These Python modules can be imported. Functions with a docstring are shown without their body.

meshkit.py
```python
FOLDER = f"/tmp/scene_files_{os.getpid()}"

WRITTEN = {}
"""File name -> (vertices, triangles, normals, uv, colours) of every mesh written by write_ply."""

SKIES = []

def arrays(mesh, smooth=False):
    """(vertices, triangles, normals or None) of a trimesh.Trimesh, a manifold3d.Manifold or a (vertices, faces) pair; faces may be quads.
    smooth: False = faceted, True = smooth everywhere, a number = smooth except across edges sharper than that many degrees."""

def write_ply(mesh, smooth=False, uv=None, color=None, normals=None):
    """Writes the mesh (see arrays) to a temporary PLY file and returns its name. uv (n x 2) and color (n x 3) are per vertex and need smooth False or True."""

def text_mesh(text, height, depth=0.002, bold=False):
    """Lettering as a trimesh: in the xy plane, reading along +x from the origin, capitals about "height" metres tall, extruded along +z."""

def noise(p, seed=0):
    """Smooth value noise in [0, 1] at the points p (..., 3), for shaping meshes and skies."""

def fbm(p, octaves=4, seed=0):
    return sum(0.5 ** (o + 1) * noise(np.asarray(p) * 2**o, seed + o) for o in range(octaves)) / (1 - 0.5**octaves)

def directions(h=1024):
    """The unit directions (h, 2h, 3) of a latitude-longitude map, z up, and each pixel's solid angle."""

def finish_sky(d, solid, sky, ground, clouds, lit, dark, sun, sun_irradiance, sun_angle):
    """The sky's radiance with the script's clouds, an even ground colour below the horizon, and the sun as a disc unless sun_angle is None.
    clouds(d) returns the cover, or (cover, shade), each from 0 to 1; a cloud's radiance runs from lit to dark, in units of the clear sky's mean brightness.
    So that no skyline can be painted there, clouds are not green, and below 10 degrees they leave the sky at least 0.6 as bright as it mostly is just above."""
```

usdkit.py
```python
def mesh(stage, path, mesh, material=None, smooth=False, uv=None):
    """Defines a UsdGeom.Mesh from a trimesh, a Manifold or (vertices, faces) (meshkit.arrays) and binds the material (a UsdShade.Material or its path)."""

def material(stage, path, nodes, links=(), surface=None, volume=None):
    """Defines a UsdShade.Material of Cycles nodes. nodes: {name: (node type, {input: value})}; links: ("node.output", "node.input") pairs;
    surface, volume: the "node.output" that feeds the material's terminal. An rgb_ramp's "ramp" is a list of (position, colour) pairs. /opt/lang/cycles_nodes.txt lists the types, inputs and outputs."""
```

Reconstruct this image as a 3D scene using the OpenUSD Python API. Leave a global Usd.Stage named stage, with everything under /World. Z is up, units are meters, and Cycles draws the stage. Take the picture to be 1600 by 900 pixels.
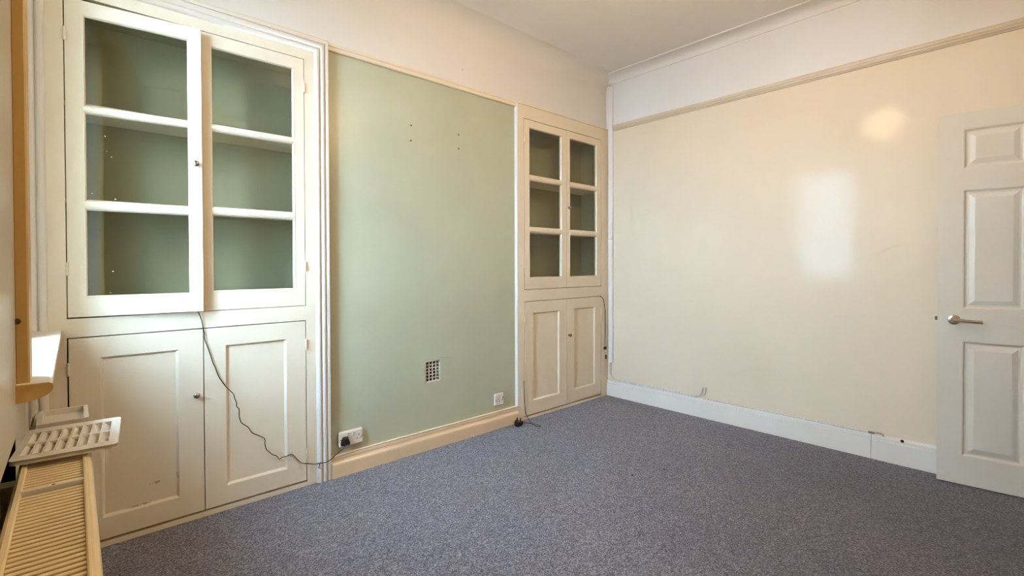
import math, random, re
import numpy as np
import trimesh
from shapely.geometry import Polygon, box as sbox
from shapely.ops import unary_union
from pxr import Usd, UsdGeom, UsdLux, UsdShade, Gf, Sdf
import usdkit, meshkit

random.seed(7)
stage = Usd.Stage.CreateInMemory()
UsdGeom.SetStageUpAxis(stage, UsdGeom.Tokens.z)
UsdGeom.SetStageMetersPerUnit(stage, 1.0)
UsdGeom.Xform.Define(stage, '/World')
UsdGeom.Scope.Define(stage, '/World/Looks')

# ------------------------------------------------------------------ camera
EXPOSURE = 0.2
CAM = np.array([-3.589, -2.6565, 1.1834])
YAW, PITCH, ROLL = np.radians([42.3436, -0.66, -0.174])
FPX, CY = 751.5, 424.0
fw = np.array([math.sin(YAW) * math.cos(PITCH), math.cos(YAW) * math.cos(PITCH), math.sin(PITCH)])
rt = np.array([math.cos(YAW), -math.sin(YAW), 0.0]); up = np.cross(rt, fw)
R_ = rt * math.cos(ROLL) + up * math.sin(ROLL); U_ = -rt * math.sin(ROLL) + up * math.cos(ROLL)
cam = UsdGeom.Camera.Define(stage, '/World/camera')
cam.CreateHorizontalApertureAttr(36.0)
cam.CreateVerticalApertureAttr(36.0 * 900 / 1600)
cam.CreateFocalLengthAttr(FPX * 36.0 / 1600)
cam.CreateVerticalApertureOffsetAttr((CY - 450.0) * 36.0 / 1600)
cam.CreateClippingRangeAttr(Gf.Vec2f(0.02, 100.0))
cam.CreateExposureAttr(EXPOSURE)
m4 = np.eye(4); m4[0, :3], m4[1, :3], m4[2, :3], m4[3, :3] = R_, U_, -fw, CAM
cam.AddTransformOp().Set(Gf.Matrix4d(m4.tolist()))

# ------------------------------------------------------------------ light: overcast sky outside, a warm pendant bulb inside
SKY_L, SKY_C = 13.8, (0.48, 0.72, 1.0)
BULB_L, BULB_C = 40.0, (1.0, 0.70, 0.41)
LAMP = (-1.80, -1.70, 2.457)
dome = UsdLux.DomeLight.Define(stage, '/World/overcast_sky')
dome.CreateIntensityAttr(SKY_L)
dome.CreateColorAttr(Gf.Vec3f(*SKY_C))


# ------------------------------------------------------------------ materials
def mat(name, nodes, links, surface):
    return usdkit.material(stage, '/World/Looks/' + name, nodes, links, surface=surface)


def srgb(r, g, b):
    return tuple(((c / 255.0) / 12.92 if c / 255.0 <= 0.04045 else ((c / 255.0 + 0.055) / 1.055) ** 2.4) for c in (r, g, b))


def paint(name, col, rough=0.4, var=0.06, vscale=2.0, bump=0.0006, bscale=60.0, spec=0.5, fine=0.0):
    """Brushed paint: slow tone variation, fine relief of the brush and roller."""
    lo = tuple(max(0, c * (1 - var)) for c in col); hi = tuple(min(1, c * (1 + var)) for c in col)
    n = {'g': ('geometry', {}),
         'n': ('noise_texture', {'scale': vscale, 'detail': 4.0, 'roughness': 0.6}),
         'r': ('rgb_ramp', {'ramp': [(0.3, lo), (0.7, hi)]}),
         'b': ('noise_texture', {'scale': bscale, 'detail': 3.0, 'roughness': 0.55}),
         'bump': ('bump', {'strength': 1.0, 'distance': bump}),
         'p': ('principled_bsdf', {'roughness': rough, 'specular_ior_level': spec})}
    l = [('g.position', 'n.vector'), ('n.fac', 'r.fac'), ('r.color', 'p.base_color'), ('g.position', 'b.vector'),
         ('b.fac', 'bump.height'), ('bump.normal', 'p.normal')]
    return mat(name, n, l, 'p.BSDF')


def plain(name, col, rough=0.5, metallic=0.0, spec=0.5):
    return mat(name, {'p': ('principled_bsdf', {'base_color': col, 'roughness': rough, 'metallic': metallic, 'specular_ior_level': spec})}, [], 'p.BSDF')


CREAM = (0.84, 0.745, 0.58)
M = {}
M['joinery'] = paint('cream_gloss_joinery', CREAM, 0.36, 0.04, 3.0, 0.0005, 45.0, 0.2)
M['joinery_dull'] = paint('cream_gloss_skirting', (0.80, 0.60, 0.38), 0.38, 0.05, 4.0, 0.0005, 45.0)
M['white_gloss'] = paint('white_gloss_trim', (0.82, 0.78, 0.71), 0.36, 0.03, 3.0, 0.0004, 45.0, 0.22)
M['rail'] = paint('dull_cream_picture_rail', (0.66, 0.55, 0.40), 0.4, 0.05, 4.0, 0.0005, 45.0)
M['recess'] = plain('recess_shade_dark', (0.09, 0.07, 0.05), 0.9)  # near-black colour stands in for the shade behind the radiator
M['ochre'] = paint('ochre_gloss_casing', (0.56, 0.34, 0.10), 0.35, 0.06, 5.0, 0.0005, 45.0)
M['green'] = paint('sage_green_wall_paint', (0.515, 0.53, 0.385), 0.30, 0.05, 2.2, 0.0012, 14.0, 0.3)
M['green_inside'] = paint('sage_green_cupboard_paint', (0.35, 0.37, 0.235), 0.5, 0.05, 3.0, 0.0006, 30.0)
M['wall_cream'] = paint('cream_silk_wall_paint', (0.80, 0.685, 0.525), 0.08, 0.03, 1.6, 0.00025, 75.0, 0.07)
M['frieze'] = paint('white_frieze_paint', (0.78, 0.765, 0.735), 0.7, 0.02, 2.0, 0.0008, 30.0)
M['upper_wall'] = paint('cream_upper_wall_paint', (0.81, 0.79, 0.745), 0.6, 0.02, 2.0, 0.0008, 30.0)
M['ceiling'] = paint('ceiling_paint', (0.90, 0.89, 0.87), 0.8, 0.03, 1.4, 0.0008, 30.0)
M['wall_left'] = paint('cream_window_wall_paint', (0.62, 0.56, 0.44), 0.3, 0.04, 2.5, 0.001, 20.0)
M['door'] = paint('off_white_door_paint', (0.74, 0.675, 0.565), 0.36, 0.03, 2.5, 0.0003, 90.0)
M['radiator'] = paint('yellowed_radiator_paint', (0.85, 0.67, 0.38), 0.4, 0.05, 8.0, 0.0003, 60.0)
M['vent'] = paint('old_white_plastic', (0.78, 0.73, 0.63), 0.4, 0.06, 12.0, 0.0002, 60.0)
M['plastic_white'] = plain('white_socket_plastic', (0.80, 0.77, 0.73), 0.3)
M['plastic_old'] = plain('yellowed_socket_plastic', (0.80, 0.72, 0.59), 0.32)
M['trunk'] = paint('painted_trunking', (0.83, 0.80, 0.77), 0.35, 0.02, 5.0, 0.0003, 40.0)
M['black_plastic'] = plain('black_plastic', (0.012, 0.012, 0.013), 0.38)
M['black_cord'] = plain('black_cord_rubber', (0.02, 0.018, 0.016), 0.5)
M['dark'] = plain('hole_shade_dark', (0.012, 0.010, 0.009), 0.9)  # painted shade inside holes, slots and behind the air brick
M['screw'] = plain('rusty_screw', (0.06, 0.045, 0.035), 0.6)
M['fin'] = plain('convector_steel', (0.25, 0.21, 0.15), 0.6)
M['nickel'] = plain('worn_nickel', (0.52, 0.48, 0.42), 0.28, 1.0)
M['chrome'] = plain('pewter_knob', (0.40, 0.38, 0.36), 0.25, 1.0)
M['copper'] = plain('bare_copper_end', (0.55, 0.38, 0.28), 0.45, 0.3)
M['pipe'] = paint('grey_painted_pipe', (0.72, 0.70, 0.68), 0.4, 0.12, 30.0, 0.0003, 60.0)
M['terracotta'] = paint('painted_air_brick', (0.60, 0.56, 0.48), 0.6, 0.12, 60.0, 0.0006, 120.0)
M['speck'] = plain('white_paint_speck', (0.80, 0.78, 0.74), 0.5)
M['lint'] = plain('dark_lint', (0.03, 0.03, 0.035), 0.9)
M['paving'] = plain('outdoor_paving', (0.08, 0.08, 0.075), 0.9)
M['hall'] = plain('hall_wall_paint', (0.6, 0.55, 0.47), 0.7)
M['bulb'] = mat('warm_bulb_glow', {'e': ('emission', {'color': BULB_C, 'strength': BULB_L})}, [], 'e.emission')
M['glass'] = mat('thin_window_glass',
                 {'w': ('layer_weight', {'blend': 0.5}), 'q': ('math', {'math_type': 'power', 'value2': 5.0}), 'f': ('math', {'math_type': 'multiply_add', 'value2': 0.9, 'value3': 0.035}), 't': ('transparent_bsdf', {'color': (0.96, 0.97, 0.96)}),
                  's': ('glossy_bsdf', {'color': (1, 1, 1), 'roughness': 0.03}), 'm': ('mix_closure', {})},
                 [('w.facing', 'q.value1'), ('q.value', 'f.value1'), ('f.value', 'm.fac'), ('t.BSDF', 'm.closure1'), ('s.BSDF', 'm.closure2')], 'm.closure')
# loop pile carpet: flecked tufts about 5 mm across
M['carpet'] = mat('grey_blue_loop_carpet',
                  {'g': ('geometry', {}),
                   'v': ('voronoi_texture', {'scale': 210.0, 'randomness': 1.0}),
                   'sc': ('separate_color', {}),
                   'r': ('rgb_ramp', {'ramp': [(0.0, (0.09, 0.088, 0.11)), (0.25, (0.19, 0.185, 0.22)), (0.55, (0.31, 0.30, 0.345)), (0.8, (0.44, 0.43, 0.47)), (1.0, (0.62, 0.61, 0.63))]}),
                   'n': ('noise_texture', {'scale': 26.0, 'detail': 5.0, 'roughness': 0.7}),
                   'nr': ('rgb_ramp', {'ramp': [(0.3, (0.55, 0.55, 0.585)), (0.7, (0.81, 0.79, 0.80))]}),
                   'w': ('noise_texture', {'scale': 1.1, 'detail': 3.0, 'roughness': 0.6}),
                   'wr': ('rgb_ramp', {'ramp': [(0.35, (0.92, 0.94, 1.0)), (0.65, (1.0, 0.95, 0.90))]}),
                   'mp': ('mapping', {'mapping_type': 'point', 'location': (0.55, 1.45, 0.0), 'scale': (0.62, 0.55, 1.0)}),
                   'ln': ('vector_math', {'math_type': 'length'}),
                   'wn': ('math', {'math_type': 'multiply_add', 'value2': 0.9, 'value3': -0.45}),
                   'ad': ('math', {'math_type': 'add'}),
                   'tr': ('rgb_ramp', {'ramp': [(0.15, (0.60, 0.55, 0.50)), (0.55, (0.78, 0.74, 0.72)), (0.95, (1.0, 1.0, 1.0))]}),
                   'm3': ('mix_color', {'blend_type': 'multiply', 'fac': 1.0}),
                   'm1': ('mix_color', {'blend_type': 'multiply', 'fac': 1.0}),
                   'm2': ('mix_color', {'blend_type': 'multiply', 'fac': 1.0}),
                   'b': ('bump', {'strength': 1.0, 'distance': 0.004, 'invert': True}),
                   'p': ('principled_bsdf', {'roughness': 0.9, 'specular_ior_level': 0.15, 'sheen_weight': 0.25, 'sheen_roughness': 0.4})},
                  [('g.position', 'v.vector'), ('g.position', 'n.vector'), ('g.position', 'w.vector'), ('v.color', 'sc.color'), ('sc.r', 'r.fac'),
                   ('n.fac', 'nr.fac'), ('w.fac', 'wr.fac'), ('r.color', 'm1.a'), ('nr.color', 'm1.b'), ('m1.result', 'm2.a'), ('wr.color', 'm2.b'),
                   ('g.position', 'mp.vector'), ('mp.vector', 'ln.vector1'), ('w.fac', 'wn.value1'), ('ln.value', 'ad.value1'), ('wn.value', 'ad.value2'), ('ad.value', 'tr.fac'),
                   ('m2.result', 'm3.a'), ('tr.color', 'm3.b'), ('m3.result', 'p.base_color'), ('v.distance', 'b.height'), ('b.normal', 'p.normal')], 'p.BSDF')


def scuffed(name, col, marks):
    """Gloss paint with dirty scuffs: each mark is (centre, half sizes)."""
    n = {'g': ('geometry', {}), 'b': ('noise_texture', {'scale': 45.0, 'detail': 3.0}), 'bump': ('bump', {'strength': 1.0, 'distance': 0.0005}),
         'n': ('noise_texture', {'scale': 70.0, 'detail': 4.0, 'roughness': 0.7}), 'p': ('principled_bsdf', {'roughness': 0.34})}
    l = [('g.position', 'b.vector'), ('b.fac', 'bump.height'), ('bump.normal', 'p.normal'), ('g.position', 'n.vector')]
    last = None
    for i, (c, h) in enumerate(marks):
        n[f'map{i}'] = ('mapping', {'mapping_type': 'point', 'scale': tuple(1.0 / q for q in h), 'location': tuple(-a / q for a, q in zip(c, h))})
        n[f'len{i}'] = ('vector_math', {'math_type': 'length'})
        n[f'rng{i}'] = ('map_range', {'from_min': 1.0, 'from_max': 0.3, 'to_min': 0.0, 'to_max': 1.0, 'clamp': True})
        l += [('g.position', f'map{i}.vector'), (f'map{i}.vector', f'len{i}.vector1'), (f'len{i}.value', f'rng{i}.value')]
        if last:
            n[f'add{i}'] = ('math', {'math_type': 'maximum'})
            l += [(last, f'add{i}.value1'), (f'rng{i}.result', f'add{i}.value2')]
            last = f'add{i}.value'
        else:
            last = f'rng{i}.result'
    n['nr'] = ('map_range', {'from_min': 0.42, 'from_max': 0.62, 'to_min': 0.0, 'to_max': 0.75, 'clamp': True})
    n['mul'] = ('math', {'math_type': 'multiply'})
    n['mix'] = ('mix_color', {'blend_type': 'mix', 'a': col, 'b': (0.16, 0.11, 0.06)})
    l += [('n.fac', 'nr.value'), ('nr.result', 'mul.value1'), (last, 'mul.value2'), ('mul.value', 'mix.fac'), ('mix.result', 'p.base_color')]
    return mat(name, n, l, 'p.BSDF')


M['joinery_scuffed'] = scuffed('scuffed_cream_gloss_panel', CREAM, [((-3.325, 0.0125, 0.215), (0.030, 0.05, 0.010)), ((-3.245, 0.005, 0.225), (0.006, 0.05, 0.022)), ((-3.38, 0.0125, 0.133), (0.07, 0.05, 0.006))])


# ------------------------------------------------------------------ prim helpers
ORIGIN = {}


def free(path):
    if not stage.GetPrimAtPath(path):
        return path
    k = 1
    while stage.GetPrimAtPath(f'{path}_{k:03d}'):
        k += 1
    return f'{path}_{k:03d}'


def tag(prim, label=None, cat=None, group=None, kind=None):
    p = prim.GetPrim() if hasattr(prim, 'GetPrim') else prim
    for k, v in (('label', label), ('category', cat), ('group', group), ('kind', kind)):
        if v:
            p.SetCustomDataByKey(k, v)


def thing(name, label, cat, origin=(0, 0, 0), kind=None, group=None):
    path = free('/World/' + name)
    x = UsdGeom.Xform.Define(stage, path)
    x.AddTranslateOp().Set(Gf.Vec3d(*map(float, origin)))
    ORIGIN[path] = np.array(origin, float)
    tag(x, label, cat, group, kind)
    return path


def part(parent, name, mesh, material, smooth=False, label=None, kind=None):
    path = free(parent + '/' + name)
    top = '/'.join(path.split('/')[:3])
    v, f = geo(mesh)
    v = v - ORIGIN.get(top, np.zeros(3))
    prim = usdkit.mesh(stage, path, (v, f), M[material], smooth=smooth)
    tag(prim, label, kind=kind)
    return path


def solo(name, mesh, material, label, cat, smooth=False, kind=None, group=None):
    path = free('/World/' + name)
    prim = usdkit.mesh(stage, path, geo(mesh), M[material], smooth=smooth)
    tag(prim, label, cat, group, kind)
    return path


# ------------------------------------------------------------------ mesh helpers
def geo(m):
    if isinstance(m, list):
        vs, fs, n = [], [], 0
        for q in m:
            v, f = geo(q)
            vs.append(v); fs.append(f + n); n += len(v)
        return np.vstack(vs), np.vstack(fs)
    if isinstance(m, trimesh.Trimesh):
        return np.array(m.vertices), np.array(m.faces)
    v, f = np.asarray(m[0], float), np.asarray(m[1], int)
    if f.shape[1] == 4:
        f = np.vstack([f[:, [0, 1, 2]], f[:, [0, 2, 3]]])
    return v, f


def bx(x0, x1, y0, y1, z0, z1, c=0.0):
    """A box, its edges chamfered by c."""
    if c <= 0:
        m = trimesh.creation.box([x1 - x0, y1 - y0, z1 - z0])
        m.apply_translation([(x0 + x1) / 2, (y0 + y1) / 2, (z0 + z1) / 2])
        return m
    pts = []
    for sx in (0, 1):
        for sy in (0, 1):
            for sz in (0, 1):
                p = np.array([(x0, x1)[sx], (y0, y1)[sy], (z0, z1)[sz]])
                d = np.array([c * (1 - 2 * sx), c * (1 - 2 * sy), c * (1 - 2 * sz)])
                for k in range(3):
                    q = p + d; q[k] = p[k]
                    pts.append(q)
    return trimesh.convex.convex_hull(np.array(pts))


AX = {'x': (1, 2, 0), 'y': (0, 2, 1), 'z': (0, 1, 2)}


def ext(poly, axis, a, b):
    """A polygon (points, or a shapely shape) extruded along an axis from a to b; its plane is (y,z), (x,z) or (x,y)."""
    if not hasattr(poly, 'geom_type'):
        poly = Polygon(poly)
    geoms = getattr(poly, 'geoms', [poly])
    out = []
    for g in geoms:
        m = trimesh.creation.extrude_polygon(g, b - a, engine='earcut')
        v = np.array(m.vertices); w = np.zeros_like(v)
        i, j, k = AX[axis]
        w[:, i], w[:, j], w[:, k] = v[:, 0], v[:, 1], v[:, 2] + a
        f = np.array(m.faces)
        if axis == 'y':
            f = f[:, ::-1]
        out.append((w, f))
    return geo(out)


def ring(x0, x1, z0, z1, prof, cap=False):
    """A mitred moulding round a rectangle in the x,z plane. prof: (inset, y) points; cap closes the middle at the last point."""
    v, f = [], []
    for d, y in prof:
        v += [(x0 + d, y, z0 + d), (x1 - d, y, z0 + d), (x1 - d, y, z1 - d), (x0 + d, y, z1 - d)]
    for i in range(len(prof) - 1):
        for k in range(4):
            a, b = 4 * i + k, 4 * i + (k + 1) % 4
            f.append((a, b, b + 4, a + 4))
    if cap:
        n = 4 * (len(prof) - 1)
        f.append((n, n + 1, n + 2, n + 3))
    return geo((v, f))


def tube(pts, r, sides=8, smooth=6):
    p = np.array(pts, float)
    if smooth and len(p) > 2:
        q = np.vstack([2 * p[0] - p[1], p, 2 * p[-1] - p[-2]]); out = []
        for i in range(1, len(q) - 2):
            for t in np.linspace(0, 1, smooth, endpoint=False):
                a, b, c, d = q[i - 1], q[i], q[i + 1], q[i + 2]
                out.append(0.5 * (2 * b + (c - a) * t + (2 * a - 5 * b + 4 * c - d) * t * t + (3 * b - a - 3 * c + d) * t ** 3))
        p = np.array(out + [p[-1]])
    t = np.gradient(p, axis=0); t /= np.linalg.norm(t, axis=1, keepdims=True) + 1e-12
    n = np.cross(t[0], [0.3, 0.5, 0.81]); n /= np.linalg.norm(n)
    ang = np.arange(sides) * 2 * math.pi / sides; rows = []
    rr = np.broadcast_to(r, (len(p),)) if np.ndim(r) == 0 or len(np.atleast_1d(r)) == len(p) else np.interp(np.linspace(0, 1, len(p)), np.linspace(0, 1, len(r)), r)
    for i in range(len(p)):
        n = n - t[i] * (n @ t[i]); n /= np.linalg.norm(n) + 1e-12
        b = np.cross(t[i], n)
        rows.append(p[i] + rr[i] * (np.cos(ang)[:, None] * n + np.sin(ang)[:, None] * b))
    v = np.vstack(rows + [p[:1], p[-1:]]); f = []
    N = len(p)
    for i in range(N - 1):
        for j in range(sides):
            a, b = i * sides + j, i * sides + (j + 1) % sides
            f += [(a, b, b + sides), (a, b + sides, a + sides)]
    for j in range(sides):
        f += [(N * sides, (j + 1) % sides, j), (N * sides + 1, (N - 1) * sides + j, (N - 1) * sides + (j + 1) % sides)]
    return v, np.array(f)


def lathe(prof, center, axis='z', sides=24):
    """prof: (radius, height) points turned about an axis through center."""
    m = trimesh.creation.revolve(np.array(prof, float), sections=sides)
    v, f = np.array(m.vertices), np.array(m.faces)
    if axis == 'y':
        v = v[:, [0, 2, 1]]; f = f[:, ::-1]
    if axis == 'x':
        v = v[:, [2, 0, 1]]
    return v + np.array(center, float), f


def turn(mesh, pivot, deg):
    """Turned about a vertical line through pivot (x, y)."""
    v, f = geo(mesh); a = math.radians(deg)
    x, y = v[:, 0] - pivot[0], v[:, 1] - pivot[1]
    w = v.copy()
    w[:, 0] = pivot[0] + x * math.cos(a) - y * math.sin(a)
    w[:, 1] = pivot[1] + x * math.sin(a) + y * math.cos(a)
    return w, f


def place(mesh, o, u, v, w):
    """Local (a, b, c) becomes o + a u + b v + c w."""
    p, f = geo(mesh)
    return np.asarray(o) + p[:, :1] * np.asarray(u) + p[:, 1:2] * np.asarray(v) + p[:, 2:] * np.asarray(w), f


S = 'structure'
CEIL = 2.885
XL, XR = -3.683, 0.018          # faces of the window wall's pier and of the right wall
FRONT = -3.05

# ------------------------------------------------------------------ floor, ceiling, walls
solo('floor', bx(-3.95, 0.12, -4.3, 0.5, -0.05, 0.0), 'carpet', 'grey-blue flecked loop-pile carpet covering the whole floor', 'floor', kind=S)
solo('ceiling', bx(-3.95, 0.12, -4.3, 0.5, CEIL, CEIL + 0.06), 'ceiling', 'plain matt off-white ceiling above the whole room', 'ceiling', kind=S)

wb = thing('wall_back', 'back wall with the sage green chimney breast between two cupboards', 'wall', kind=S)
front = sbox(-2.56, 0.0, -1.09, 2.41).difference(sbox(-1.908, 0.424, -1.795, 0.559))
part(wb, 'chimney_breast', ext(front, 'y', 0.026, 0.075), 'green', label='glossy sage green painted chimney breast')
part(wb, 'upper_wall', bx(-4.20, 0.12, 0.018, 0.5, 2.41, CEIL), 'upper_wall', label='plain cream band of wall above the rail')
part(wb, 'alcove_wall', bx(-4.20, 0.12, 0.40, 0.5, 0.0, 2.41), 'hall')

wr = thing('wall_right', 'long right wall in glossy cream paint with a white frieze', 'wall', kind=S)
part(wr, 'lower_wall', bx(XR, 0.12, -4.3, 0.40, 0.0, 2.418), 'wall_cream', label='glossy cream lower wall below the rail')
part(wr, 'frieze', bx(XR, 0.12, -4.3, 0.018, 2.418, CEIL), 'frieze', label='matt white frieze above the rail')

wl = thing('wall_left', 'cream window wall at the left with a recess deepened for shade behind the radiator', 'wall', kind=S)
part(wl, 'pier', [bx(-4.20, XL, -3.15, -1.5, 0.0, CEIL), bx(-4.20, XL, -1.5, -1.17, 0.824, CEIL), bx(-4.20, XL, -1.17, -1.10, 0.93, CEIL),
                  bx(-4.20, XL, -1.10, 0.018, 2.50, CEIL)], 'wall_left')
part(wl, 'recess', [bx(-4.20, -3.95, -1.5, 0.40, 0.0, 0.86), bx(-3.96, -3.735, -0.42, 0.40, 0.0, 0.85)], 'recess')  # made deep and near-black so the gap reads as shade
part(wl, 'apron', [bx(-4.20, -3.735, -1.17, 0.40, 0.84, 0.885), bx(-3.945, -3.734, -0.42, -0.002, 0.0, 0.85)], 'wall_left')
part(wl, 'light_cutting_jamb', [bx(-4.20, -3.744, 0.0, 0.40, 0.885, 2.50), bx(-4.20, -3.744, -0.30, 0.0, 0.93, 2.50)], 'white_gloss')  # unseen jamb, brought forward to cut window light on the left cupboard

wf = thing('wall_front', 'cream wall behind the camera with the doorway', 'wall', kind=S)
part(wf, 'wall_panel', ext(sbox(-3.70, 0.0, XR, CEIL).difference(sbox(-0.80, 0.0, -0.012, 2.0)), 'y', FRONT - 0.12, FRONT), 'wall_cream')
part(wf, 'hall_wall', [bx(-3.95, 0.12, -4.4, -4.3, 0, CEIL), bx(-3.95, -3.70, -4.3, -3.15, 0, CEIL)], 'hall')
solo('ground', bx(-16, -4.21, -14, 14, -0.35, -0.3), 'paving', 'grey paved ground outside the window', 'ground', kind=S)

# cornice along the right wall, plain cove along the back wall
th = np.linspace(0, math.pi / 2, 10)
arc = [(-0.070 + 0.080 * math.sin(t), 2.826 + 0.048 * math.cos(t)) for t in th]
prof = [(XR + 0.002, CEIL + 0.002), (-0.080, CEIL + 0.002), (-0.080, 2.876), (-0.072, 2.875)] + arc + [(0.011, 2.815), (XR + 0.002, 2.815)]
solo('trim_1', ext(prof, 'y', FRONT, 0.018), 'frieze', 'coved white cornice between ceiling and right wall', 'cornice', smooth=25, kind=S)
arc = [(-0.115 + 0.133 * math.sin(t), 2.752 + 0.133 * math.cos(t)) for t in np.linspace(0, math.pi / 2, 16)]
prof = [(0.022, CEIL + 0.002), (-0.118, CEIL + 0.002)] + arc + [(0.022, 2.75)]
solo('trim_2', ext(prof, 'x', XL, XR), 'upper_wall', 'plain rounded cove between back wall and ceiling', 'cornice', smooth=40, kind=S)
# picture rails
prof = [(XR + 0.001, 2.392), (0.011, 2.393), (0.008, 2.400), (0.000, 2.406), (-0.001, 2.414), (-0.006, 2.420), (-0.007, 2.431), (-0.002, 2.440), (0.006, 2.444), (XR + 0.001, 2.446)]
solo('trim_3', ext(prof, 'y', FRONT, -0.061), 'rail', 'moulded cream picture rail along the right wall', 'picture rail', kind=S)
prof = [(0.03, 2.384), (0.010, 2.384), (0.006, 2.388), (0.005, 2.404), (0.001, 2.408), (0.0, 2.414), (0.003, 2.420), (0.03, 2.420)]
solo('trim_4', ext(prof, 'x', -2.54, -1.116), 'joinery', 'cream rail capping the green chimney breast', 'picture rail', kind=S)

# skirtings
prof = [(0.03, 0), (-0.020, 0), (-0.020, 0.070), (-0.018, 0.077), (-0.013, 0.080), (-0.009, 0.081), (-0.005, 0.087), (-0.004, 0.095), (-0.006, 0.099), (-0.006, 0.109), (-0.002, 0.116), (0.03, 0.118)]
bb = thing('baseboard_back', 'deep ochre-cream moulded skirting under the green chimney breast', 'skirting', (-1.83, 0, 0), kind=S)
part(bb, 'board', ext(prof, 'x', -2.538, -1.117), 'joinery_dull')
part(bb, 'cable', tube([(-2.53, -0.010, 0.118), (-2.36, -0.004, 0.121), (-2.0, -0.004, 0.121), (-1.6, -0.004, 0.121), (-1.2, -0.004, 0.121), (-1.135, -0.006, 0.121), (-1.09, -0.004, 0.118)], 0.0035, 6), 'white_gloss', smooth=True, label='thin painted cable along the skirting top')


def lift(m):
    v, f = geo(m); v = v.copy()
    v[:, 2] += np.where(v[:, 2] > 0.05, 0.0055 * -v[:, 1], 0)
    return v, f


br = thing('baseboard_right', 'white painted skirting along the right wall', 'skirting', (0, -1.2, 0), kind=S)
prof = [(XR + 0.002, 0), (0.0, 0), (0.0, 0.108), (0.002, 0.112), (0.007, 0.113), (0.007, 0.117), (0.004, 0.118), (0.004, 0.128), (0.007, 0.136), (0.010, 0.140), (XR + 0.002, 0.142)]
part(br, 'board', lift(ext(prof, 'y', -1.968, 0.0)), 'white_gloss')
part(br, 'board', lift(ext(prof, 'y', FRONT, -1.970)), 'white_gloss')
part(br, 'hole', lathe([(0, -0.002), (0.0085, -0.001), (0.009, 0.002), (0, 0.004)], (0.003, -2.118, 0.144), 'x', 14), 'dark', label='small dark cable hole in the top edge')

# ------------------------------------------------------------------ window in the left wall
w1 = thing('window_1', 'tall sash window in the left wall with deep sill and ochre casing', 'window', (-3.7, -0.6, 0.9), kind=S)
part(w1, 'casing', [bx(XL - 0.002, -3.662, -1.17, -1.085, 0.925, 2.60, 0.003)], 'ochre', label='ochre edge of the near window casing')
sp = [(-4.06, 0.888), (-4.06, 0.931), (-3.634, 0.931), (-3.628, 0.929), (-3.626, 0.924), (-3.627, 0.917), (-3.632, 0.909), (-3.642, 0.902), (-3.660, 0.897), (-3.69, 0.895)]
part(w1, 'sill', [ext([(max(q[0], -3.741), q[1]) for q in sp], 'y', -1.186, -0.002), bx(-4.06, -3.741, -1.10, -0.25, 0.888, 0.931)], 'white_gloss', smooth=30, label='white painted window sill')
part(w1, 'sill_end_tint', ext([(-3.684, 0.9305), (-3.632, 0.9305), (-3.626, 0.927), (-3.624, 0.921), (-3.627, 0.912), (-3.635, 0.904), (-3.648, 0.898), (-3.664, 0.894), (-3.684, 0.893)], 'y', -1.194, -1.185), 'ochre', label='end of the sill tinted ochre for its lamp-only light')  # ochre puts the warm lamp light into the colour of the sill end
part(w1, 'frame', ext(sbox(-1.10, 0.93, -0.25, 2.50).difference(sbox(-1.06, 0.965, -0.29, 2.465)), 'x', -4.00, -3.90), 'white_gloss')  # unseen frame, set deep to limit daylight grazing the cupboard
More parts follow.
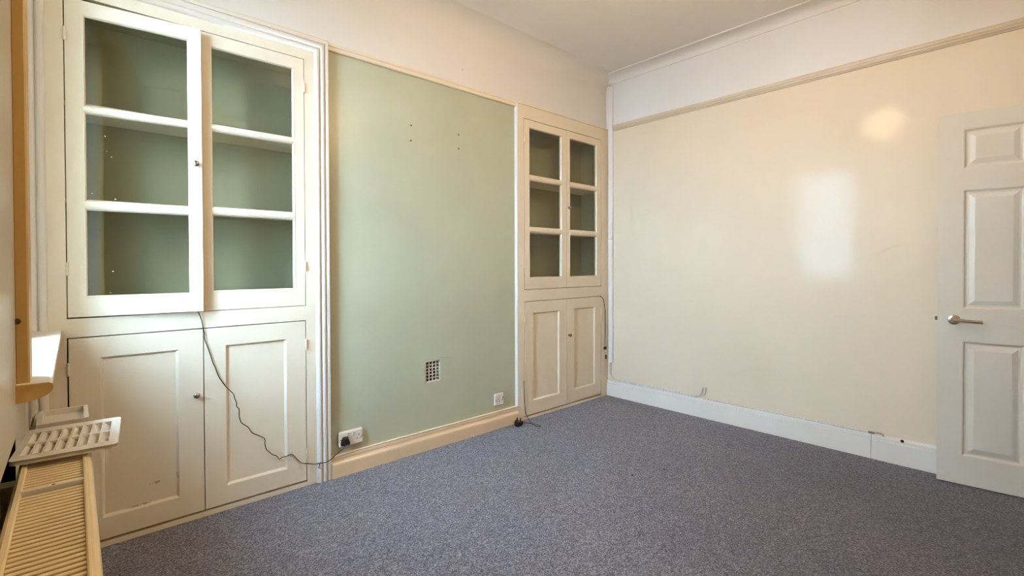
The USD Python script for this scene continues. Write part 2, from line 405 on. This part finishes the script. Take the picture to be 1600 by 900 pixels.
for z0, z1, x in ((0.965, 1.735, -3.930), (1.695, 2.465, -3.968)):
    sh = sbox(-1.06, z0, -0.29, z1).difference(sbox(-1.02, z0 + 0.045, -0.33, z1 - 0.04))
    s = part(w1, 'sash', ext(sh, 'x', x - 0.018, x + 0.018), 'white_gloss')
    part(s, 'pane', bx(x - 0.002, x + 0.002, -1.02, -0.33, z0 + 0.045, z1 - 0.04), 'glass')


part(w1, 'hook', lathe([(0, -0.006), (0.005, -0.006), (0.0065, -0.002), (0.004, 0.004), (0, 0.004)], (-3.6805, -1.172, 1.0665), 'y', 10), 'screw', label='small brown hook on the casing')


# ------------------------------------------------------------------ built-in cupboards
def knob(parent, x, z, y=0.0, r=0.0135, piv=None, deg=0):
    m = lathe([(0, -0.004), (0.009, -0.004), (0.009, 0.001), (0.0055, 0.004), (0.0055, 0.011), (r * 0.85, 0.014), (r, 0.019), (r * 0.9, 0.025), (r * 0.5, 0.029), (0, 0.030)], (0, 0, 0), 'z', 20)
    v, f = m
    w = np.stack([v[:, 0] + x, y - v[:, 2], v[:, 1] + z], 1)
    mm = (w, f)
    part(parent, 'knob', turn(mm, piv, deg) if piv else mm, 'chrome', smooth=40, label='small round pewter knob')


def hinge(parent, x, z, piv=None, deg=0):
    m = geo([lathe([(0, -0.027), (0.0048, -0.027), (0.0052, -0.010), (0.0045, -0.009), (0.0052, -0.008), (0.0052, 0.008), (0.0045, 0.009), (0.0052, 0.010), (0.0048, 0.027), (0, 0.027)], (x, -0.003, z), 'z', 10),
             bx(x - 0.011, x + 0.011, -0.0015, 0.001, z - 0.025, z + 0.025)])
    part(parent, 'hinge', turn(m, piv, deg) if piv else m, 'joinery', smooth=40)


def glazed_door(root, x0, x1, z0, z1, px0, px1, rows, hx, hz, knob_at=None, deg=0, specks=()):
    piv = (x0, 0.0)
    T = (lambda m: turn(m, piv, deg)) if deg else (lambda m: m)
    zb, zt = rows[-1][1], rows[0][0]
    shape = sbox(x0, z0, x1, z1).difference(sbox(px0 - 0.004, zb - 0.004, px1 + 0.004, zt + 0.004))
    pieces = [ext(shape, 'y', 0.0, 0.028)]
    pieces.append(ring(px0 - 0.009, px1 + 0.009, zb - 0.009, zt + 0.009, [(0.0, 0.0005), (0.001, -0.0015), (0.005, -0.001), (0.009, 0.006), (0.009, 0.016)]))
    d = part(root, 'glazed_door', T(geo(pieces)), 'joinery')
    for i in range(len(rows) - 1):
        a, b = rows[i + 1][0], rows[i][1]
        zc, h = (a + b) / 2, (b - a) / 2
        pr = [(0.022, zc - h), (0.010, zc - h), (0.001, zc - h * 0.72), (-0.0035, zc - h * 0.3), (-0.0035, zc + h * 0.3), (0.001, zc + h * 0.72), (0.010, zc + h), (0.022, zc + h)]
        part(d, 'muntin', T(ext(pr, 'x', px0 - 0.006, px1 + 0.006)), 'joinery')
    for a, b in rows:
        part(d, 'pane', T(bx(px0 - 0.003, px1 + 0.003, 0.0145, 0.0170, b - 0.003, a + 0.003)), 'glass')
    for z in hz:
        hinge(d, hx, z, piv if deg else None, deg)
    if knob_at:
        knob(d, knob_at[0], knob_at[1], 0.0, piv=piv if deg else None, deg=deg)
    for sx, sz, sr in specks:
        part(d, 'paint_speck', T(lathe([(0, 0), (sr, 0.0005), (sr * 0.7, 0.0012), (0, 0.0014)], (sx, 0.0128, sz), 'y', 8)), 'speck')
    return d


def panel_door(root, x0, x1, z0, z1, p, hx, hz, knob_at=None, face='joinery'):
    shape = sbox(x0, z0, x1, z1).difference(sbox(p[0], p[2], p[1], p[3]))
    d = part(root, 'panel_door', ext(shape, 'y', 0.0, 0.024), 'joinery')
    part(d, 'panel', ring(*p, [(0.0, 0.0), (0.003, 0.0005), (0.006, 0.004), (0.011, 0.011), (0.013, 0.0125)], cap=True), face)
    for z in hz:
        hinge(d, hx, z)
    if knob_at:
        knob(d, *knob_at)
    return d


def carcass(root, x0, x1, z_mid, z_top):
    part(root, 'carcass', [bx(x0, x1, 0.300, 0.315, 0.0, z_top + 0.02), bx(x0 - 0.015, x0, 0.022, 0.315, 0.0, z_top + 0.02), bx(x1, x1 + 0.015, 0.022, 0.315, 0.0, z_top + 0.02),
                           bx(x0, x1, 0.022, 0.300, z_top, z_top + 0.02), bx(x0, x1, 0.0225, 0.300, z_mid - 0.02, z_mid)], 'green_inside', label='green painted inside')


c1 = thing('built_in_cupboard', 'large cream alcove cupboard nearest the window, its left glazed door ajar', 'cupboard', (-3.14, 0.15, 0))
fr = sbox(-3.742, 0, -2.541, 2.418).difference(unary_union([sbox(-3.6115, 0.972, -2.668, 2.292), sbox(-3.6125, 0.022, -2.6675, 0.8950)]))
part(c1, 'face_frame', ext(fr, 'y', 0.0, 0.022), 'joinery')
# reeded architrave on three sides
reed = [(0.0, 0.0)]
for k in range(2):
    for t in np.linspace(0.0, math.pi, 9):
        reed.append((0.002 + k * 0.0275 + 0.0127 - 0.0127 * math.cos(t), -0.003 - 0.013 * math.sin(t)))
reed += [(0.058, -0.004), (0.059, -0.012), (0.0735, -0.012), (0.0755, -0.010), (0.0755, 0.022)]
va, fa = [], []
xi0, xi1, zi = -3.6665, -2.6165, 2.3425
for d, y in reed:
    va += [(xi0 - d, y, 0.0), (xi0 - d, y, zi + d), (xi1 + d, y, zi + d), (xi1 + d, y, 0.0)]
for i in range(len(reed) - 1):
    for k in range(3):
        a = 4 * i + k
        fa.append((a, a + 1, a + 5, a + 4))
part(c1, 'architrave', geo((va, fa)), 'white_gloss', smooth=50, label='white reeded architrave')
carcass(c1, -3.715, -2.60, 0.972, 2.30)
for z in (1.846, 1.446):
    part(c1, 'shelf', bx(-3.715, -2.60, 0.034, 0.300, z, z + 0.021, 0.002), 'joinery')
rowsL = [(2.215, 1.8525), (1.8175, 1.461), (1.419, 1.065)]
rowsR = [(2.2255, 1.866), (1.829, 1.471), (1.429, 1.0695)]
glazed_door(c1, -3.608, -3.1435, 0.978, 2.276, -3.5465, -3.1965, rowsL, -3.6075, (2.128, 1.176), (-3.168, 1.6545), deg=-5.5,
            specks=[(-3.486, 1.735, 0.003), (-3.481, 1.672, 0.0022), (-3.466, 1.650, 0.0028), (-3.53, 1.49, 0.003), (-3.455, 1.472, 0.003), (-3.466, 1.165, 0.003), (-3.475, 1.075, 0.0022)])
glazed_door(c1, -3.1375, -2.671, 0.975, 2.289, -3.0935, -2.7285, rowsR, -2.6695, (2.139, 1.183))
panel_door(c1, -3.608, -3.1415, 0.0325, 0.8905, (-3.512, -3.236, 0.121, 0.806), -3.6085, (0.767,), (-3.171, 0.584), 'joinery_scuffed')
panel_door(c1, -3.1375, -2.672, 0.0325, 0.8905, (-3.051, -2.766, 0.118, 0.805), -2.6695, (0.766, 0.174))
part(c1, 'cap', bx(-3.742, -2.541, -0.013, 0.018, 2.412, 2.424, 0.003), 'joinery')

c2 = thing('built_in_cupboard', 'cream alcove cupboard in the far corner with all four doors shut', 'cupboard', (-0.55, 0.15, 0))
fr = sbox(-1.102, 0, XR, 2.418).difference(unary_union([sbox(-1.0412, 0.998, -0.0778, 2.3105), sbox(-1.0412, 0.018, -0.0778, 0.9105)]))
part(c2, 'face_frame', ext(fr, 'y', 0.0, 0.022), 'joinery')
part(c2, 'corner_bead', ext([(-1.1160, 0.045), (-1.1160, 0.006), (-1.1145, 0.001), (-1.110, -0.001), (-1.102, 0.0), (-1.102, 0.045)], 'z', 0.0, 2.418), 'white_gloss', label='white rounded edge bead beside the green wall')
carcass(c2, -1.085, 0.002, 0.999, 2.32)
for z in (1.853, 1.451):
    part(c2, 'shelf', bx(-1.085, 0.002, 0.034, 0.300, z, z + 0.021, 0.002), 'joinery')
rows = [(2.246, 1.8885), (1.842, 1.4865), (1.439, 1.095)]
glazed_door(c2, -1.0370, -0.5535, 1.002, 2.306, -0.9795, -0.615, rows, -1.0385, (2.159, 1.200))
glazed_door(c2, -0.5495, -0.0820, 1.002, 2.306, -0.505, -0.148, rows, -0.0802, (2.167, 1.206), (-0.5245, 1.667))
panel_door(c2, -1.0370, -0.5535, 0.028, 0.906, (-0.948, -0.640, 0.128, 0.818), -1.0385, (0.768, 0.25))
panel_door(c2, -0.5495, -0.0820, 0.028, 0.906, (-0.458, -0.1705, 0.127, 0.822), -0.0802, (0.770, 0.171), (-0.525, 0.601))
part(c2, 'cap', bx(-1.114, XR, -0.006, 0.018, 2.410, 2.422, 0.003), 'joinery')

# ------------------------------------------------------------------ door standing open against the right wall
P0 = np.array([-0.1015, -2.2817, 0.0]); DR = np.array([0.1043, -0.9945, 0.0]); DN = np.array([DR[1], -DR[0], 0.0])  # DN faces the room
if DN[0] > 0:
    DN = -DN
d1 = thing('door_1', 'off-white six-panel door standing open against the right wall', 'door', tuple(P0), kind=S)
LW = 0.757
D = lambda m: place(m, P0, DR, -DN, (0, 0, 1))     # local x along the leaf from latch to hinge, y into the leaf, z up
cols = [(0.098, 0.333), (0.424, 0.659)]
rws = [(0.160, 0.776), (0.945, 1.580), (1.690, 1.902)]
holes = unary_union([sbox(a, c, b, e) for a, b in cols for c, e in rws])
part(d1, 'leaf', D(ext(sbox(0, 0.008, LW, 1.987).difference(holes), 'y', 0.0, 0.036)), 'door')
for c, e in rws:
    for a, b in cols:
        part(d1, 'panel', D(ring(a, b, c, e, [(0.0, 0.0), (0.005, 0.001), (0.012, 0.008), (0.018, 0.0095), (0.026, 0.0085), (0.046, 0.0015), (0.049, 0.001)], cap=True)), 'door')
part(d1, 'rear_face', D(bx(0.0, LW, 0.0355, 0.037, 0.008, 1.987)), 'door')
h = part(d1, 'handle', D([place(lathe([(0, 0), (0.0255, 0), (0.0255, 0.006), (0.022, 0.009), (0.012, 0.010), (0.010, 0.014), (0.010, 0.038), (0.012, 0.048), (0, 0.049)], (0, 0, 0), 'z', 28), (0.066, 0, 0.887), (1, 0, 0), (0, 0, 1), (0, -1, 0)),
                          tube([(0.066, -0.042, 0.887), (0.09, -0.044, 0.887), (0.13, -0.044, 0.885), (0.176, -0.043, 0.883)], [0.011, 0.0085, 0.0085, 0.0095], 14, 4)]), 'nickel', smooth=40, label='brushed nickel lever handle on round rose')
part(d1, 'latch', D(bx(-0.011, 0.0, 0.010, 0.022, 0.880, 0.900, 0.002)), 'nickel', label='small metal latch tongue')
part(d1, 'door_frame', [bx(-0.87, -0.80, FRONT - 0.13, FRONT + 0.015, 0, 2.07), bx(-0.87, -0.012, FRONT - 0.13, FRONT + 0.012, 2.0, 2.07)], 'white_gloss')
part(d1, 'hinge', [bx(-0.040, -0.016, FRONT - 0.012, FRONT + 0.020, z, z + 0.09) for z in (0.2, 1.0, 1.7)], 'nickel')

# ------------------------------------------------------------------ sockets, air brick, wall plugs
def pins(root, x, z, y):
    part(root, 'pin_slot', bx(x - 0.002, x + 0.002, y - 0.0006, y + 0.001, z + 0.007, z + 0.015), 'dark')
    for s in (-1, 1):
        part(root, 'pin_slot', bx(x + s * 0.011 - 0.0035, x + s * 0.011 + 0.0035, y - 0.0006, y + 0.001, z - 0.010, z - 0.006), 'dark')


s1 = thing('wall_socket', 'white double socket above the skirting with a black plug in it', 'socket', (-2.418, 0.011, 0.155))
YS = 0.002
part(s1, 'faceplate', bx(-2.4915, -2.3460, YS, 0.027, 0.155, 0.241, 0.007), 'plastic_old')
for x in (-2.436, -2.404):
    part(s1, 'switch', bx(x - 0.008, x + 0.008, YS - 0.003, YS + 0.002, 0.211, 0.229, 0.0015), 'plastic_white')
    part(s1, 'switch_mark', bx(x - 0.005, x + 0.004, YS - 0.0034, YS - 0.002, 0.224, 0.227), 'screw')
pins(s1, -2.374, 0.196, YS)
for x in (-2.481, -2.3565):
    part(s1, 'screw', lathe([(0, -0.0012), (0.0032, -0.001), (0.0035, 0.001), (0, 0.001)], (x, YS, 0.198), 'y', 12), 'screw')
s2 = thing('wall_socket', 'small white single socket low on the green wall beside the far cupboard', 'socket', (-1.287, 0.02, 0.16))
YS = 0.012
part(s2, 'faceplate', bx(-1.3310, -1.2435, YS, 0.027, 0.161, 0.246, 0.005), 'plastic_white')
part(s2, 'switch', bx(-1.273, -1.258, YS - 0.003, YS + 0.002, 0.204, 0.224, 0.0015), 'plastic_white')
part(s2, 'switch_mark', bx(-1.2575, -1.250, YS - 0.0008, YS + 0.001, 0.206, 0.216), 'screw')
pins(s2, -1.297, 0.196, YS)
for x in (-1.3175, -1.2570):
    part(s2, 'screw', lathe([(0, -0.0012), (0.0028, -0.001), (0.003, 0.001), (0, 0.001)], (x, YS, 0.1985), 'y', 12), 'screw')

ab = thing('air_brick', 'square terracotta air brick with rows of dark holes in the green wall', 'air brick', (-1.8515, 0.04, 0.425))
hs = []
for i in range(4):
    for j in range(6):
        cx, cz = -1.8980 + 0.0157 + i * 0.0265 - 0.005, 0.4375 + 0.0005 + j * 0.0216
        hs.append(sbox(cx - 0.0078, cz - 0.0068, cx + 0.0078, cz + 0.0068).buffer(0.001))
part(ab, 'grid', ext(sbox(-1.908, 0.424, -1.795, 0.559).difference(unary_union(hs)), 'y', 0.034, 0.042), 'terracotta')
part(ab, 'cavity_shade', bx(-1.912, -1.791, 0.062, 0.070, 0.420, 0.563), 'dark')  # dark sheet standing in for the shade behind the grid
random.seed(3)
# painted-over patch of filler round the air brick: a raised thin skin with a broken edge
patch = Polygon([(-1.925, 0.415), (-1.80, 0.405), (-1.72, 0.412), (-1.698, 0.420), (-1.704, 0.47), (-1.699, 0.53), (-1.702, 0.575), (-1.76, 0.572), (-1.84, 0.570), (-1.92, 0.568), (-1.93, 0.50)]).difference(sbox(-1.909, 0.423, -1.794, 0.560))
solo('filler_patch', ext(patch, 'y', 0.0236, 0.027), 'green', 'thin painted-over filler patch around the air brick', 'patch')
for (x, z), lab in zip(((-2.0035, 2.0728), (-2.0055, 1.9767), (-1.6343, 2.0804), (-1.6348, 1.9848)),
                       ('small dark screw hole, upper of the left pair high on the green wall', 'small dark screw hole, lower of the left pair high on the green wall',
                        'small dark screw hole, upper of the right pair high on the green wall', 'small dark screw hole, lower of the right pair high on the green wall')):
    solo('wall_plug', lathe([(0, -0.0015), (0.004, -0.0012), (0.0058, 0.0), (0.0058, 0.002), (0, 0.002)], (x, 0.026, z), 'y', 12), 'screw', lab, 'wall plug', group='dark screw holes in the green wall')
solo('wall_plug', lathe([(0, -0.001), (0.004, -0.0008), (0.006, 0.0), (0.006, 0.002), (0, 0.002)], (-1.6055, 0.018, 2.531), 'y', 12), 'terracotta', 'faint filled screw hole in the cream wall above the rail', 'wall plug')

# ------------------------------------------------------------------ cables
def plug(parent, o, u, v, w, prongs=True):
    """A three-pin plug: local x across, y from the cord end to the top, z out of the pin face to the back."""
    pts = [(-0.024, -0.022), (0.024, -0.022), (0.026, -0.012), (0.013, 0.022), (-0.013, 0.022), (-0.026, -0.012)]
    body = trimesh.convex.convex_hull(np.array([(x, y, 0.0) for x, y in pts] + [(x * 0.98, y * 0.98, 0.015) for x, y in pts] + [(x * 0.7, y * 0.75 - 0.002, 0.028) for x, y in pts]))
    p = part(parent, 'plug', place(body, o, u, v, w), 'black_plastic', label='black three-pin plug')
    if prongs:
        for x, y, a, b in ((0, 0.011, 0.002, 0.004), (-0.011, -0.010, 0.0032, 0.002), (0.011, -0.010, 0.0032, 0.002)):
            part(p, 'pin', place(bx(x - a, x + a, y - b, y + b, -0.018, 0.001), o, u, v, w), 'black_plastic')
    return p


q1 = thing('power_cable', 'long black cord hanging across the lower cupboard doors to the double socket', 'cable', (-2.8, -0.01, 0.1))
pts = [(-3.165, 0.008, 1.00), (-3.1606, -0.010, 0.9738), (-3.1409, -0.006, 0.8912), (-3.1362, -0.006, 0.8425), (-3.111, -0.006, 0.7577), (-3.0931, -0.006, 0.7004), (-3.0591, -0.006, 0.6181),
       (-3.0186, -0.006, 0.5612), (-3.0051, -0.006, 0.5147), (-2.9942, -0.006, 0.4811), (-2.9835, -0.006, 0.4124), (-2.9354, -0.006, 0.3503), (-2.8797, -0.006, 0.3077), (-2.8712, -0.006, 0.25),
       (-2.8411, -0.006, 0.2157), (-2.8105, -0.006, 0.1842), (-2.7791, -0.006, 0.189), (-2.7439, -0.006, 0.1896), (-2.6986, -0.008, 0.1329), (-2.6315, -0.014, 0.1106), (-2.5865, -0.023, 0.1085),
       (-2.5439, -0.022, 0.1181), (-2.504, -0.022, 0.1428), (-2.476, -0.022, 0.158), (-2.462, -0.018, 0.172)]
rng = np.random.default_rng(5); kinked = pts[:2]
for a, b in zip(pts[1:-3], pts[2:-2]):                # the cord kept the kinks of its packing
    mid = (np.array(a) + np.array(b)) / 2; side = np.array([-(b[2] - a[2]), 0, b[0] - a[0]]); side /= np.linalg.norm(side) + 1e-9
    kinked += [tuple(mid + side * rng.uniform(-0.005, 0.005)), b]
pts = kinked + pts[-2:]
part(q1, 'cord', tube(pts, 0.0021, 6, 5), 'black_cord', smooth=True)
part(q1, 'clip', tube([(-2.612, -0.022, 0.112), (-2.609, -0.024, 0.098), (-2.616, -0.023, 0.090), (-2.606, -0.024, 0.082)], 0.002, 6, 3), 'black_cord')
plug(q1, (-2.457, 0.0025, 0.190), (1, 0, 0), (0, 0, 1), (0, -1, 0), False)
q2 = thing('power_cable', 'short black cord with its plug lying on the carpet by the far cupboard', 'cable', (-1.16, -0.06, 0))
pts = [(-1.052, -0.004, 0.30), (-1.0505, -0.006, 0.22), (-1.0488, -0.008, 0.1372), (-1.040, -0.012, 0.0559), (-1.040, -0.05, 0.010), (-1.075, -0.120, 0.004), (-1.088, -0.175, 0.004), (-1.0760, -0.198, 0.004),
       (-1.062, -0.182, 0.004), (-1.064, -0.135, 0.005), (-1.085, -0.085, 0.005), (-1.115, -0.068, 0.010), (-1.145, -0.068, 0.015)]
part(q2, 'cord', tube(pts, 0.0022, 6, 6), 'black_cord', smooth=True)
plug(q2, (-1.178, -0.072, 0.036), (0.45, -1.17, 0), (-1.17, -0.45, 0), (0, 0, -1.25), True)
q3 = thing('power_cable', 'thin dark cord hanging down the right edge of the far cupboard', 'cable', (-0.04, -0.006, 0.3))
part(q3, 'cord', tube([(-0.106, -0.0035, 0.911), (-0.098, -0.0075, 0.904), (-0.075, -0.010, 0.890), (-0.0569, -0.010, 0.8594), (-0.0420, -0.010, 0.79), (-0.0381, -0.010, 0.7482), (-0.0383, -0.009, 0.5741), (-0.043, -0.009, 0.46)], 0.0028, 6, 6), 'black_cord', smooth=True)
part(q3, 'connector', bx(-0.060, -0.026, -0.020, -0.0062, 0.424, 0.452, 0.004), 'black_plastic', label='black square connector')
part(q3, 'clip', bx(-0.028, -0.018, -0.012, -0.0005, 0.335, 0.372, 0.002), 'black_plastic')

tr = thing('cable_trunking', 'slim white vertical trunking in the corner beside the far cupboard', 'trunking', (0.009, -0.038, 0.3))
for z0, z1 in ((0.300, 1.418), (1.420, 2.812)):
    part(tr, 'lid', bx(-0.001, XR, -0.061, -0.019, z0, z1, 0.003), 'trunk')
part(tr, 'rounded_top', place(lathe([(0, -0.0095), (0.017, -0.0095), (0.019, -0.006), (0.019, 0.0095), (0, 0.0095)], (0, 0, 0), 'x', 24), (0.0085, -0.038, 2.812), (1, 0, 0), (0, 1, 0), (0, 0, 1)), 'trunk', smooth=30)

LZ = lambda y: 0.142 + 0.0055 * -y
pp = thing('heating_pipe', 'pair of thin grey painted pipes from the trunking, ending in an upturned stub', 'pipe', (0, -0.5, 0.15))
for k, (dy, dz, xe, ze) in enumerate(((0.0, 0.0, -0.9285, 0.242), (0.011, 0.009, -0.9010, 0.236))):
    y0 = -0.043 + k * 0.012
    pts = [(0.006, y0, 0.32), (0.006, y0, 0.24), (0.006, y0 - 0.004, 0.19 + dz)]
    pts += [(0.006, -0.075, LZ(0.08) + 0.012 + dz), (0.007, -0.13, LZ(-0.13) + 0.005 + dz)] + [(0.008, y, LZ(y) + 0.004 + dz) for y in (-0.3, -0.5, -0.7, -0.82)]
    pts += [(0.006, -0.872 + dy, LZ(-0.87) + 0.010 + dz), (0.004, xe + 0.018, 0.180), (0.003, xe + 0.004, 0.208), (0.003, xe, ze)]
    part(pp, 'pipe', tube(pts, 0.0048, 8, 6), 'pipe', smooth=True)
for y in (-0.17, -0.36, -0.56):
    part(pp, 'clip', bx(-0.002, XR, y - 0.004, y + 0.004, LZ(y) - 0.004, LZ(y) + 0.024, 0.002), 'trunk')
p2 = thing('cable_run', 'thin painted pipe along the skirting top towards the door, bare at its end', 'pipe', (0, -1.5, 0.15))
part(p2, 'pipe', tube([(0.010, y, LZ(y) + 0.003) for y in (-0.90, -1.2, -1.5)] + [(0.006, -1.7, LZ(-1.7) + 0.004), (0.004, -1.85, LZ(-1.85) + 0.004), (0.003, -1.968, LZ(-1.968) + 0.005)], 0.0048, 8, 4), 'pipe', smooth=True)
part(p2, 'end_fitting', tube([(0.003, -1.955, LZ(-1.96) + 0.005), (0.003, -1.985, LZ(-1.98) + 0.006)], 0.0072, 10, 0), 'fin', label='dark compression collar')
part(p2, 'bare_end', tube([(0.003, -1.98, LZ(-1.98) + 0.006), (0.002, -2.005, LZ(-2.0) + 0.012), (0.002, -2.022, LZ(-2.02) + 0.010), (0.002, -2.032, LZ(-2.03) - 0.002)], 0.005, 8, 4), 'copper', smooth=True, label='bent copper tail')
for y in (-1.10, -1.60, -1.75):
    part(p2, 'clip', bx(-0.001, XR, y - 0.004, y + 0.004, LZ(y) - 0.002, LZ(y) + 0.011, 0.002), 'trunk')

# ------------------------------------------------------------------ radiator and the vent covers lying on it
ra = thing('radiator', 'yellowed double panel radiator with slatted top grille under the window', 'radiator', (-3.62, -1.45, 0.15))
Y0, Y1, ZT = -2.25, -0.80, 0.780
pf = []
def fluted(x0, x1, face):
    n = 28; xs = []
    for i in range(n + 1):
        y = Y0 + 0.02 + (Y1 - Y0 - 0.04) * i / n
        xs += [(face + (0.0 if i % 2 else -0.004), y)]
    return xs
front_poly = [(-3.578, Y0)] + [(x, y) for x, y in fluted(0, 0, -3.564)] + [(-3.578, Y1)]
part(ra, 'front_panel', [ext(Polygon(front_poly), 'z', 0.17, 0.745), ext([(-3.579, 0.742), (-3.564, 0.742), (-3.5635, 0.765), (-3.566, 0.775), (-3.571, 0.780), (-3.576, 0.780), (-3.579, 0.776)], 'y', Y0, Y1), bx(-3.579, -3.5645, Y0, Y1, 0.15, 0.172, 0.003)], 'radiator', smooth=30)
part(ra, 'rear_panel', bx(-3.676, -3.663, Y0, Y1, 0.15, 0.775, 0.003), 'radiator')
part(ra, 'side_rail', bx(-3.672, -3.662, Y0, Y1, 0.770, ZT + 0.001, 0.002), 'radiator')
part(ra, 'side_rail', bx(-3.5795, -3.573, Y0, Y1, 0.770, ZT + 0.001, 0.002), 'radiator')
yy = -2.24
while yy < -0.81:
    if abs(yy + 1.431) > 0.008:
        part(ra, 'slat', bx(-3.663, -3.579, yy - 0.0042, yy + 0.0042, 0.764, 0.7755, 0.0012), 'radiator')
    yy += 0.0152
part(ra, 'cross_strap', bx(-3.664, -3.578, -1.4355, -1.4265, 0.764, 0.7820, 0.001), 'white_gloss', label='bright cross strap')
part(ra, 'screw', lathe([(0, 0.003), (0.003, 0.002), (0.0035, 0), (0, 0)], (-3.6205, -1.431, 0.7800), 'z', 10), 'screw')
zz = [(-3.660 + (0.0 if i % 2 else 0.072), Y0 + 0.03 + i * 0.030) for i in range(int((Y1 - Y0 - 0.06) / 0.030))]
zp = zz + [(x - 0.001, y + 0.002) for x, y in zz[::-1]]
part(ra, 'convector', ext(Polygon(zp).buffer(0), 'z', 0.20, 0.70), 'fin')
for y in (Y0, Y1 - 0.004):
    part(ra, 'end_cap', bx(-3.672, -3.568, y, y + 0.004, 0.18, 0.776), 'radiator')
for y in (-2.0, -1.05):
    part(ra, 'bracket', bx(-3.952, -3.674, y - 0.02, y + 0.02, 0.25, 0.68) if y > -1.5 else bx(-3.684, -3.674, y - 0.02, y + 0.02, 0.25, 0.68), 'radiator')
for y in (Y0 + 0.03, Y1 - 0.03):
    part(ra, 'supply_pipe', tube([(-3.62, y, -0.01), (-3.62, y, 0.1), (-3.62, y, 0.20)], 0.0075, 10, 0), 'radiator')

vo = np.array([-3.690, -1.284, 0.7910]); vu = np.array([0.1690, -0.0134, 0.0]); vv = np.array([0.0190, 0.2400, 0.0])
lu, lv = np.linalg.norm(vu), np.linalg.norm(vv); vu /= lu; vv /= lv
vg = thing('vent_grille', 'loose white plastic louvred vent cover lying across the radiator top', 'vent cover', tuple(vo))
V = lambda m: place(m, vo, vu, vv, (0, 0, 1))
cw, u0 = 0.0180, 0.0125
cells = [(u0 + i * cw, u0 + i * cw + cw - 0.0042, a, b) for a, b in ((0.032, 0.112), (0.126, 0.206)) for i in range(8)]
hol = unary_union([sbox(a, c, b, d) for a, b, c, d in cells])
plate = sbox(0, 0, lu, lv).buffer(-0.011).buffer(0.011)
part(vg, 'plate', V(ext(plate.difference(hol), 'z', 0.0, 0.006)), 'vent')
part(vg, 'lip', V([ext(plate.difference(plate.buffer(-0.003)), 'z', -0.0035, 0.0055)]), 'vent')
for a, b, c, d in cells:
    bl = [(a - 0.0005, 0.0055), (a - 0.0005, 0.0040), (b - 0.0026, -0.0072), (b - 0.0018, -0.0062)]
    part(vg, 'louvre', V(ext(bl, 'y', c, d)), 'vent')
vf = thing('vent_tray', 'thin empty white vent frame behind the louvred cover on the radiator', 'vent frame', (-3.61, -0.95, 0.781))
F0 = sbox(-3.660, -1.028, -3.564, -0.878)
part(vf, 'rim', ext(F0.difference(F0.buffer(-0.009, join_style=2)), 'z', 0.7825, 0.802), 'vent')
part(vf, 'backing', bx(-3.658, -3.566, -1.026, -0.880, 0.7815, 0.7885), 'vent')

# ------------------------------------------------------------------ pendant, lint
pl = thing('pendant_lamp', 'warm glowing globe lamp on a white flex hanging from the ceiling', 'lamp', (LAMP[0], LAMP[1], LAMP[2]))
part(pl, 'ceiling_rose', lathe([(0, -0.03), (0.012, -0.03), (0.035, -0.02), (0.045, 0.0), (0, 0.0)], (LAMP[0], LAMP[1], CEIL), 'z', 24), 'plastic_white', smooth=40)
part(pl, 'flex', tube([(LAMP[0], LAMP[1], CEIL - 0.02), (LAMP[0], LAMP[1], LAMP[2] + 0.19)], 0.003, 8, 0), 'plastic_white', smooth=True)
part(pl, 'lampholder', lathe([(0, 0.142), (0.040, 0.143), (0.040, 0.155), (0.018, 0.18), (0.006, 0.20), (0, 0.20)], LAMP, 'z', 20), 'plastic_white', smooth=40)
sph = trimesh.creation.icosphere(3, 0.15); sph.apply_translation(LAMP)
part(pl, 'globe', sph, 'bulb', smooth=True, label='glowing globe')
for (x, y), lab in zip(((-1.073, -1.20), (-1.2745, -1.118)), ('tiny dark lint speck on the carpet, nearer the right wall', 'tiny dark lint speck on the carpet, nearer the green wall')):
    sp_ = trimesh.creation.icosphere(1, 0.006); sp_.apply_scale([1.2, 0.8, 0.5]); sp_.apply_translation([x, y, 0.0025])
    solo('lint_speck', sp_, 'lint', lab, 'lint')
